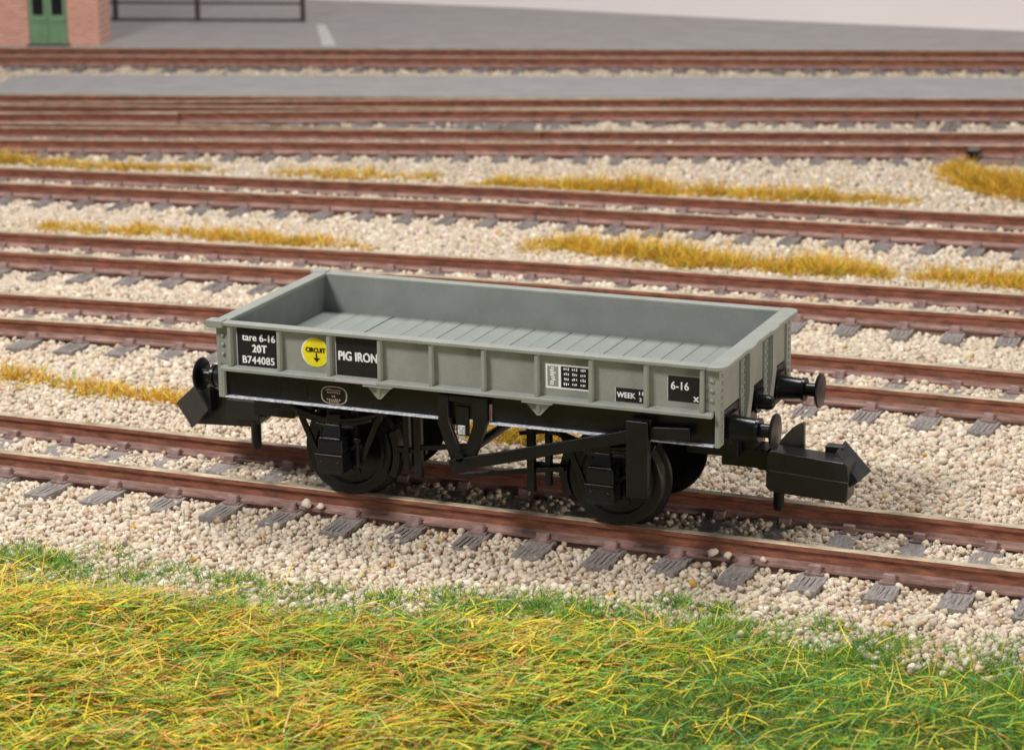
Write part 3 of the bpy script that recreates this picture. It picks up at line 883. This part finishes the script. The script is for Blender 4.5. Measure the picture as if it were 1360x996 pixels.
# running gear
def arc(x, s, n=11):
    return [(x + t * .60, 1.025 + .115 * t * t - .02 * (1 - t * t)) for t in np.linspace(-1, 1, n)]
for X in (-1.66, 1.66):
    ax = MB().lathe([(-.99, .035), (-.66, .06), (.66, .06), (.99, .035)], 'y', (X, 0, .55), 20).build('axle', WHEELM, W, 0, True, 40)
    for s in (-1, 1):
        wh = MB().lathe([(s * .62, .10), (s * .62, .46), (s * .80, .46), (s * .80, .425), (s * .745, .41), (s * .735, .16), (s * .80, .12), (s * .82, .05), (s * .82, .005)], 'y', (X, 0, .55), 48).build('wheel', WHEELM, W, 0, True, 35)
        ty = MB()
        ty.lathe([(s * .60, .455), (s * .60, .60), (s * .625, .62), (s * .65, .605), (s * .665, .555), (s * .805, .548), (s * .812, .54), (s * .812, .50), (s * .80, .455)], 'y', (X, 0, .55), 64, 0, True)
        ty.build('tyre', WHEELM, wh, 0, True, 30)
        MB().lathe([(s * .672, .5552), (s * .80, .5502), (s * .80, .5485), (s * .672, .5535)], 'y', (X, 0, .55), 64, 0, True).build('tread', TREAD, wh, 0, True, 30)
        # axleguard
        wi = MB()
        yy = sorted((s * 1.00, s * 1.045))
        for q in (-1, 1):
            wi.strip([(X + q * .205, .36), (X + q * .205, 1.21)], .075, *yy)
            wi.strip([(X + q * .24, .42), (X + q * .52, 1.05), (X + q * .56, 1.21)], .07, yy[0] + .004, yy[1] - .004)
        wi.box(X - .26, X + .26, yy[0] - .006, yy[1] + .006, .345, .405)
        wi.box(X - .62, X + .62, yy[0] + .01, yy[1] - .01, 1.12, 1.214)
        wi.build('axleguard', BLACK, W, .005)
        # spring
        pts = arc(X, s)
        spg = MB()
        ys = sorted((s * 1.06, s * 1.17))
        spg.strip(pts, .045, *ys)
        spg.strip([(x, z - .045) for x, z in pts[1:-1]], .043, ys[0] + .004, ys[1] - .004)
        spg.strip([(x, z - .088) for x, z in pts[3:-3]], .04, ys[0] + .006, ys[1] - .006)
        for q in (-1, 1):
            spg.box(X + q * .60 - .055, X + q * .60 + .055, ys[0] - .005, ys[1] + .005, 1.10, 1.215)
        spg.box(X - .085, X + .085, ys[0] - .012, ys[1] + .012, .93, 1.075)
        spg.build('leaf_spring', BLACK, W, .011)
        # axlebox
        ab = MB()
        def taper(x0, x1, z0, z1, hx0, hx1, yf0, yf1):
            vs = [(X - hx0, s * 1.0, z0), (X + hx0, s * 1.0, z0), (X + hx0, s * yf0, z0), (X - hx0, s * yf0, z0), (X - hx1, s * 1.0, z1), (X + hx1, s * 1.0, z1), (X + hx1, s * yf1, z1), (X - hx1, s * yf1, z1)]
            ab.add(vs, [(0, 1, 2, 3), (4, 5, 6, 7), (0, 1, 5, 4), (1, 2, 6, 5), (2, 3, 7, 6), (3, 0, 4, 7)])
        taper(0, 0, .38, .42, .13, .165, 1.26, 1.285)
        taper(0, 0, .42, .61, .165, .165, 1.285, 1.305)
        taper(0, 0, .61, .632, .175, .175, 1.325, 1.325)
        taper(0, 0, .632, .80, .160, .150, 1.285, 1.265)
        taper(0, 0, .80, .82, .145, .135, 1.285, 1.285)
        taper(0, 0, .82, .96, .110, .090, 1.24, 1.20)
        for q in (-1, 1): ab.dome((X + q * .10, s * 1.295, .53), .02, 'y', s, 7)
        ab.build('axlebox', BLACK, W, .013)
        # keeper bolts beside the box
        kb = MB().lathe([(0, .03), (.30, .03)], 'z', (X + .255, s * 1.08, .46), 10)
        kb.lathe([(0, .045), (.05, .045)], 'z', (X + .255, s * 1.08, .74), 6)
        kb.strip([(X + .15, .64), (X + .255, .70)], .04, *sorted((s * 1.06, s * 1.12)))
        kb.build('keeper_bolt', BLACK, W, .004)
        # brake block and hanger on the inner side of each wheel
        q = -1 if X > 0 else 1
        A = []
        for t in np.linspace(-.45, .45, 7): A.append((X + q * .575 * math.cos(t), .55 + .575 * math.sin(t)))
        for t in np.linspace(.45, -.45, 7): A.append((X + q * .665 * math.cos(t), .55 + .665 * math.sin(t)))
        bk = MB().prism(A, *sorted((s * .67, s * .81)))
        bk.box(X + q * .66 - .03, X + q * .66 + .05, *sorted((s * .70, s * .78)), .5, .64)
        bk.build('brake_block', BLACK, W, .006)
        bh = MB().box(X + q * .78 - .035, X + q * .78 + .035, *sorted((s * .80, s * .88)), .40, 1.22)
        bh.box(X + q * .96 - .045, X + q * .96 + .045, *sorted((s * .88, s * .96)), .34, 1.22)
        bh.box(*sorted((X + q * .66, X + q * 1.02)), *sorted((s * .80, s * .86)), .60, .66)
        bh.build('brake_hanger', BLACK, W, .006)

# brake gear
MB().lathe([(-1.40, .001), (-1.40, .055), (1.40, .055), (1.40, .001)], 'y', (.02, 0, .80), 16).build('brake_shaft', BLACK, W, 0, True, 40)
for s in (-1, 1):
    y0, y1 = sorted((s * 1.285, s * 1.35))
    vh = MB()
    vh.prism([(-.245, 1.50), (-.125, 1.50), (-.125, 1.20), (.035, .80), (.02, .64), (-.07, .64), (-.255, 1.15)], y0, y1)
    vh.prism([(.17, 1.50), (.345, 1.50), (.345, 1.22), (.13, .64), (.02, .64), (.045, .82), (.17, 1.17)], y0 + .004, y1 + .03 * (s < 0) - .004)
    vh.prism([(-.12, 1.50), (.17, 1.50), (.17, 1.43), (-.12, 1.43)], y0 + .006, y1 - .006)
    vo = vh.build('v_hanger', BLACK, W, .008)
    MB().box(-.06, .10, *sorted((s * 1.262, s * 1.281)), 1.02, 1.36).build('hanger_plate', BLACK, vo, .005)
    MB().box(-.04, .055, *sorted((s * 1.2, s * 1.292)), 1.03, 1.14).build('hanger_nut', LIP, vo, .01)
    rod = MB().strip([(-.20, .42), (.9, .61), (1.1, .63)], .055, *sorted((s * .87, s * .93)))
    rod.strip([(-.72, .70), (.02, .80)], .06, *sorted((s * .90, s * .95)))
    rod.build('push_rod', BLACK, W, .006)
lev = [(-.10, .685), (.5, .838), (1.1, .997), (1.7, 1.157), (2.02, 1.242), (2.18, 1.296), (2.34, 1.312), (2.74, 1.338)]
for s in (-1,):
    MB().strip(lev, .138, -1.400, -1.352).build('brake_lever', BLACK, W, .006)
    gd = MB().box(2.035, 2.285, -1.475, -1.425, .585, 1.452)
    gd.box(2.05, 2.27, -1.425, -1.34, 1.39, 1.448); gd.box(2.05, 2.27, -1.425, -1.34, .59, .65)
    gd.box(2.045, 2.275, -1.345, -1.262, 1.20, 1.448); gd.box(2.06, 2.26, -1.335, -1.30, .60, 1.2)
    gd.build('lever_guide', BLACK, W, .014)
MB().strip([(-1 * x, z) for x, z in lev[::-1]], .118, 1.352, 1.395).build('brake_lever', BLACK, W, .006)

# couplings: the same moulding at both ends, turned about
for e in (1, -1):
    T = lambda x, y, z: (e * x, e * y, z)
    cb = MB()
    cb.prism([(3.262, .48), (3.265, .855), (3.335, .895), (4.15, .845), (4.20, .80), (4.21, .66), (4.19, .405), (4.17, .385), (3.36, .425), (3.30, .445)], -.31, .0)
    cp = cb.xf(T).build('coupling', COUP, W, .024)
    MB().prism([(3.30, .675), (3.30, .687), (4.203, .632), (4.203, .618)], -.322, -.1).xf(T).build('seam', FINM, cp, .005)
    fn = [(3.24, .80), (3.30, .90), (3.37, .99), (3.44, 1.065), (3.50, 1.11), (3.55, 1.135), (3.58, 1.14), (3.58, .78)]
    MB().prism(fn, .10, .16).xf(T).build('coupling_fin', FINM, cp, .006)
    MB().box(3.18, 3.62, 0.0, .16, .56, .80).xf(T).build('coupling_web', COUP, cp, .008)
    MB().box(3.85, 4.06, .0, .14, .60, .93).xf(T).build('hook_block', COUP, cp, .008)
    # wedge-shaped hook nose
    nose = [(4.02, .22, .95), (4.02, -.12, .92), (4.36, .10, .665), (4.30, -.22, .62), (4.08, .22, .40), (4.12, -.26, .50), (3.84, .22, .66), (3.86, -.12, .68)]
    MB().add(nose, [(0, 1, 3, 2), (2, 3, 5, 4), (4, 5, 7, 6), (6, 7, 1, 0), (0, 2, 4, 6), (1, 7, 5, 3)]).xf(T).build('hook_nose', NOSE, cp, .006)
    MB().lathe([(.14, .045), (.16, .062), (.50, .066)], 'z', (e * 3.34, e * -.05, 0), 14).build('release_pin', COUP, cp, 0, True, 40)
    mt = MB()
    mt.box(2.35, 2.95, -.36, .36, .80, 1.20); mt.prism([(2.95, .86), (2.95, 1.1), (3.1, 1.02), (3.1, .86)], -.2, .2)
    mt.box(2.70, 3.24, -.17, .17, .64, .86); mt.box(3.1, 3.30, -.10, .10, .60, .80)
    mt.xf(T).build('coupling_mount', BLACK, W, .012)
MB().box(-2.9, 2.9, -.25, .25, 1.30, 1.55).build('centre_beam', BLACK, W)

# ------------------------------------------------------------------ lettering on the near side
def text_mesh(body, size, bold=0.0, spacing=1.0):
    cu = bpy.data.curves.new('lettering', 'FONT')
    cu.body = body; cu.size = size; cu.align_x = 'CENTER'; cu.align_y = 'CENTER'
    cu.extrude = 0.001; cu.space_character = spacing
    ob = bpy.data.objects.new('lettering', cu)
    col.objects.link(ob)
    bpy.context.view_layer.update()
    me = bpy.data.meshes.new_from_object(ob.evaluated_get(bpy.context.evaluated_depsgraph_get()))
    bpy.data.objects.remove(ob); bpy.data.curves.remove(cu)
    return me
def lettering(body, size, x, z, y, m, parent, bold=0.0, spacing=1.0, sx=1.0):
    me0 = text_mesh(body, size, 0.0, spacing)
    b = MB()
    vs = [v.co for v in me0.vertices]; fs = [tuple(p.vertices) for p in me0.polygons]
    for k, (dx, dz) in enumerate(((-1, -.5), (0, .5), (1, -.5), (0, 0))):
        b.add([((v.x + dx * bold) * sx, -v.z - k * .0003, v.y + dz * bold) for v in vs], fs)
    bpy.data.meshes.remove(me0)
    o = b.build('lettering', m, parent)
    o.location = (x, y, z)
    return o
YP = -1.3105
def panel(x0, x1, z0, z1, m=PRINTB, d=.0035):
    return MB().box(x0, x1, YP - d, YP + .001, z0, z1).build('lettering_panel', m, W)
YL = YP - .006
p = panel(-2.785, -2.252, 1.597, 2.05)
tag(p, 'black tare and number panel')
lettering('tare 6-16', .118, -2.505, 1.94, YL, PRINTW, p, .0045, 1.04, .93)
lettering('20T', .125, -2.50, 1.81, YL, PRINTW, p, .007, 1.08, .9)
lettering('B744085', .122, -2.518, 1.672, YL, PRINTW, p, .0045, 1.07, .92)
MB().box(-2.80, -2.785, YP - .003, YP + .001, 1.60, 2.0).build('pale_edge', PRINTP, p)
p = panel(-1.515, -.975, 1.60, 2.05)
tag(p, 'black panel lettered pig iron')
lettering('PIG IRON', .145, -1.243, 1.825, YL, PRINTW, p, .007, 1.02, .80)
MB().box(-1.530, -1.515, YP - .003, YP + .001, 1.60, 2.0).build('pale_edge', PRINTP, p)
MB().box(-1.50, -.98, -1.403, -1.4005, 1.545, 1.572).build('white_edge', PRINTP, p)
dd = MB().lathe([(-.004, .001), (-.004, .168), (.001, .168)], 'y', (-1.775, YP, 1.835), 40)
dd = dd.build('lettering_panel', PRINTY, W); tag(dd, 'round yellow disc with arrow')
MB().lathe([(-.002, .001), (-.002, .170), (.001, .170)], 'y', (-1.792, YP, 1.838), 40).build('pale_edge', PRINTW, dd)
lettering('CIRCUIT', .074, -1.780, 1.862, YL - .001, PRINTB, dd, .004, 1.0, .88)
ar = MB().box(-1.776, -1.760, YL - .002, YL + .001, 1.755, 1.83)
ar.prism([(-1.81, 1.772), (-1.726, 1.772), (-1.768, 1.725)], YL - .0022, YL + .001)
ar.build('arrow', PRINTB, dd)
# return-load table
p = panel(1.045, 1.555, 1.685, 1.962, PRINTW)
tag(p, 'white bordered table of small print')
MB().box(1.065, 1.195, YP - .0045, YP, 1.71, 1.938).build('table_field', GREY, p)
MB().box(1.225, 1.556, YP - .0045, YP, 1.705, 1.945).build('table_field', PRINTB, p)
rr = random.Random(4)
mt = MB()
for r_ in range(4):
    for c_ in range(3):
        xx = 1.26 + c_ * .098; zz = 1.918 - r_ * .056
        for k in range(3):
            x_ = xx + k * .022 + rr.uniform(-.003, .003)
            mt.box(x_, x_ + .013, YL - .001, YL, zz - .010 - rr.uniform(0, .008), zz + rr.uniform(.006, .016))
tag(mt.build('lettering', PRINTW, p), kind='stuff')
mt = MB()
for r_ in range(8):
    zz = 1.918 - r_ * .026
    x_ = 1.095 + rr.uniform(0, .02)
    mt.box(x_, x_ + rr.uniform(.03, .065), YL - .001, YL, zz - .008, zz + .008)
tag(mt.build('lettering', PRINTW, p), kind='stuff')
p = panel(1.865, 2.215, 1.612, 1.765)
tag(p, 'small black panel lettered week')
lettering('WEEK', .085, 1.985, 1.685, YL, PRINTW, p, .0035, 1.0, .92)
lettering('1', .055, 2.14, 1.72, YL, PRINTW, p, .004); lettering('1', .055, 2.175, 1.72, YL, PRINTW, p, .004); lettering('2', .055, 2.15, 1.65, YL, PRINTW, p, .003)
MB().box(1.852, 1.865, YP - .003, YP + .001, 1.60, 1.765).build('pale_edge', PRINTP, p)
p = panel(2.465, 2.835, 1.675, 1.955)
tag(p, 'black panel lettered 6-16 with a white cross')
lettering('6-16', .125, 2.60, 1.845, YL, PRINTW, p, .003, 1.05, .88)
lettering('x', .115, 2.785, 1.725, YL, PRINTW, p, .005)
MB().box(2.452, 2.465, YP - .003, YP + .001, 1.68, 1.95).build('pale_edge', PRINTP, p)
# builder's plate on the solebar
YS = -1.2605
ov = [(-1.585 + .165 * math.copysign(abs(math.cos(a)) ** .7, math.cos(a)), 1.335 + .108 * math.copysign(abs(math.sin(a)) ** .7, math.sin(a))) for a in np.linspace(0, 2 * math.pi, 40, endpoint=False)]
bp = MB().prism(ov, YS - .012, YS).build('builders_plate', PRINTT, W)
ov2 = [(-1.585 + (x + 1.585) * .91, 1.335 + (z - 1.335) * .87) for x, z in ov]
MB().prism(ov2, YS - .0135, YS - .001).build('plate_field', BLACK, bp)
mt = MB()
for zz, wd, n_ in ((1.40, .20, 9), (1.37, .17, 8), (1.325, .05, 2), (1.285, .18, 7), (1.262, .13, 6)):
    for k in range(n_):
        x_ = -1.585 - wd / 2 + wd * k / n_
        mt.box(x_, x_ + wd / n_ * .62, YS - .0155, YS - .0125, zz - .010, zz + rr.uniform(.002, .012))
tag(mt.build('lettering', PRINTT, bp), kind='stuff')
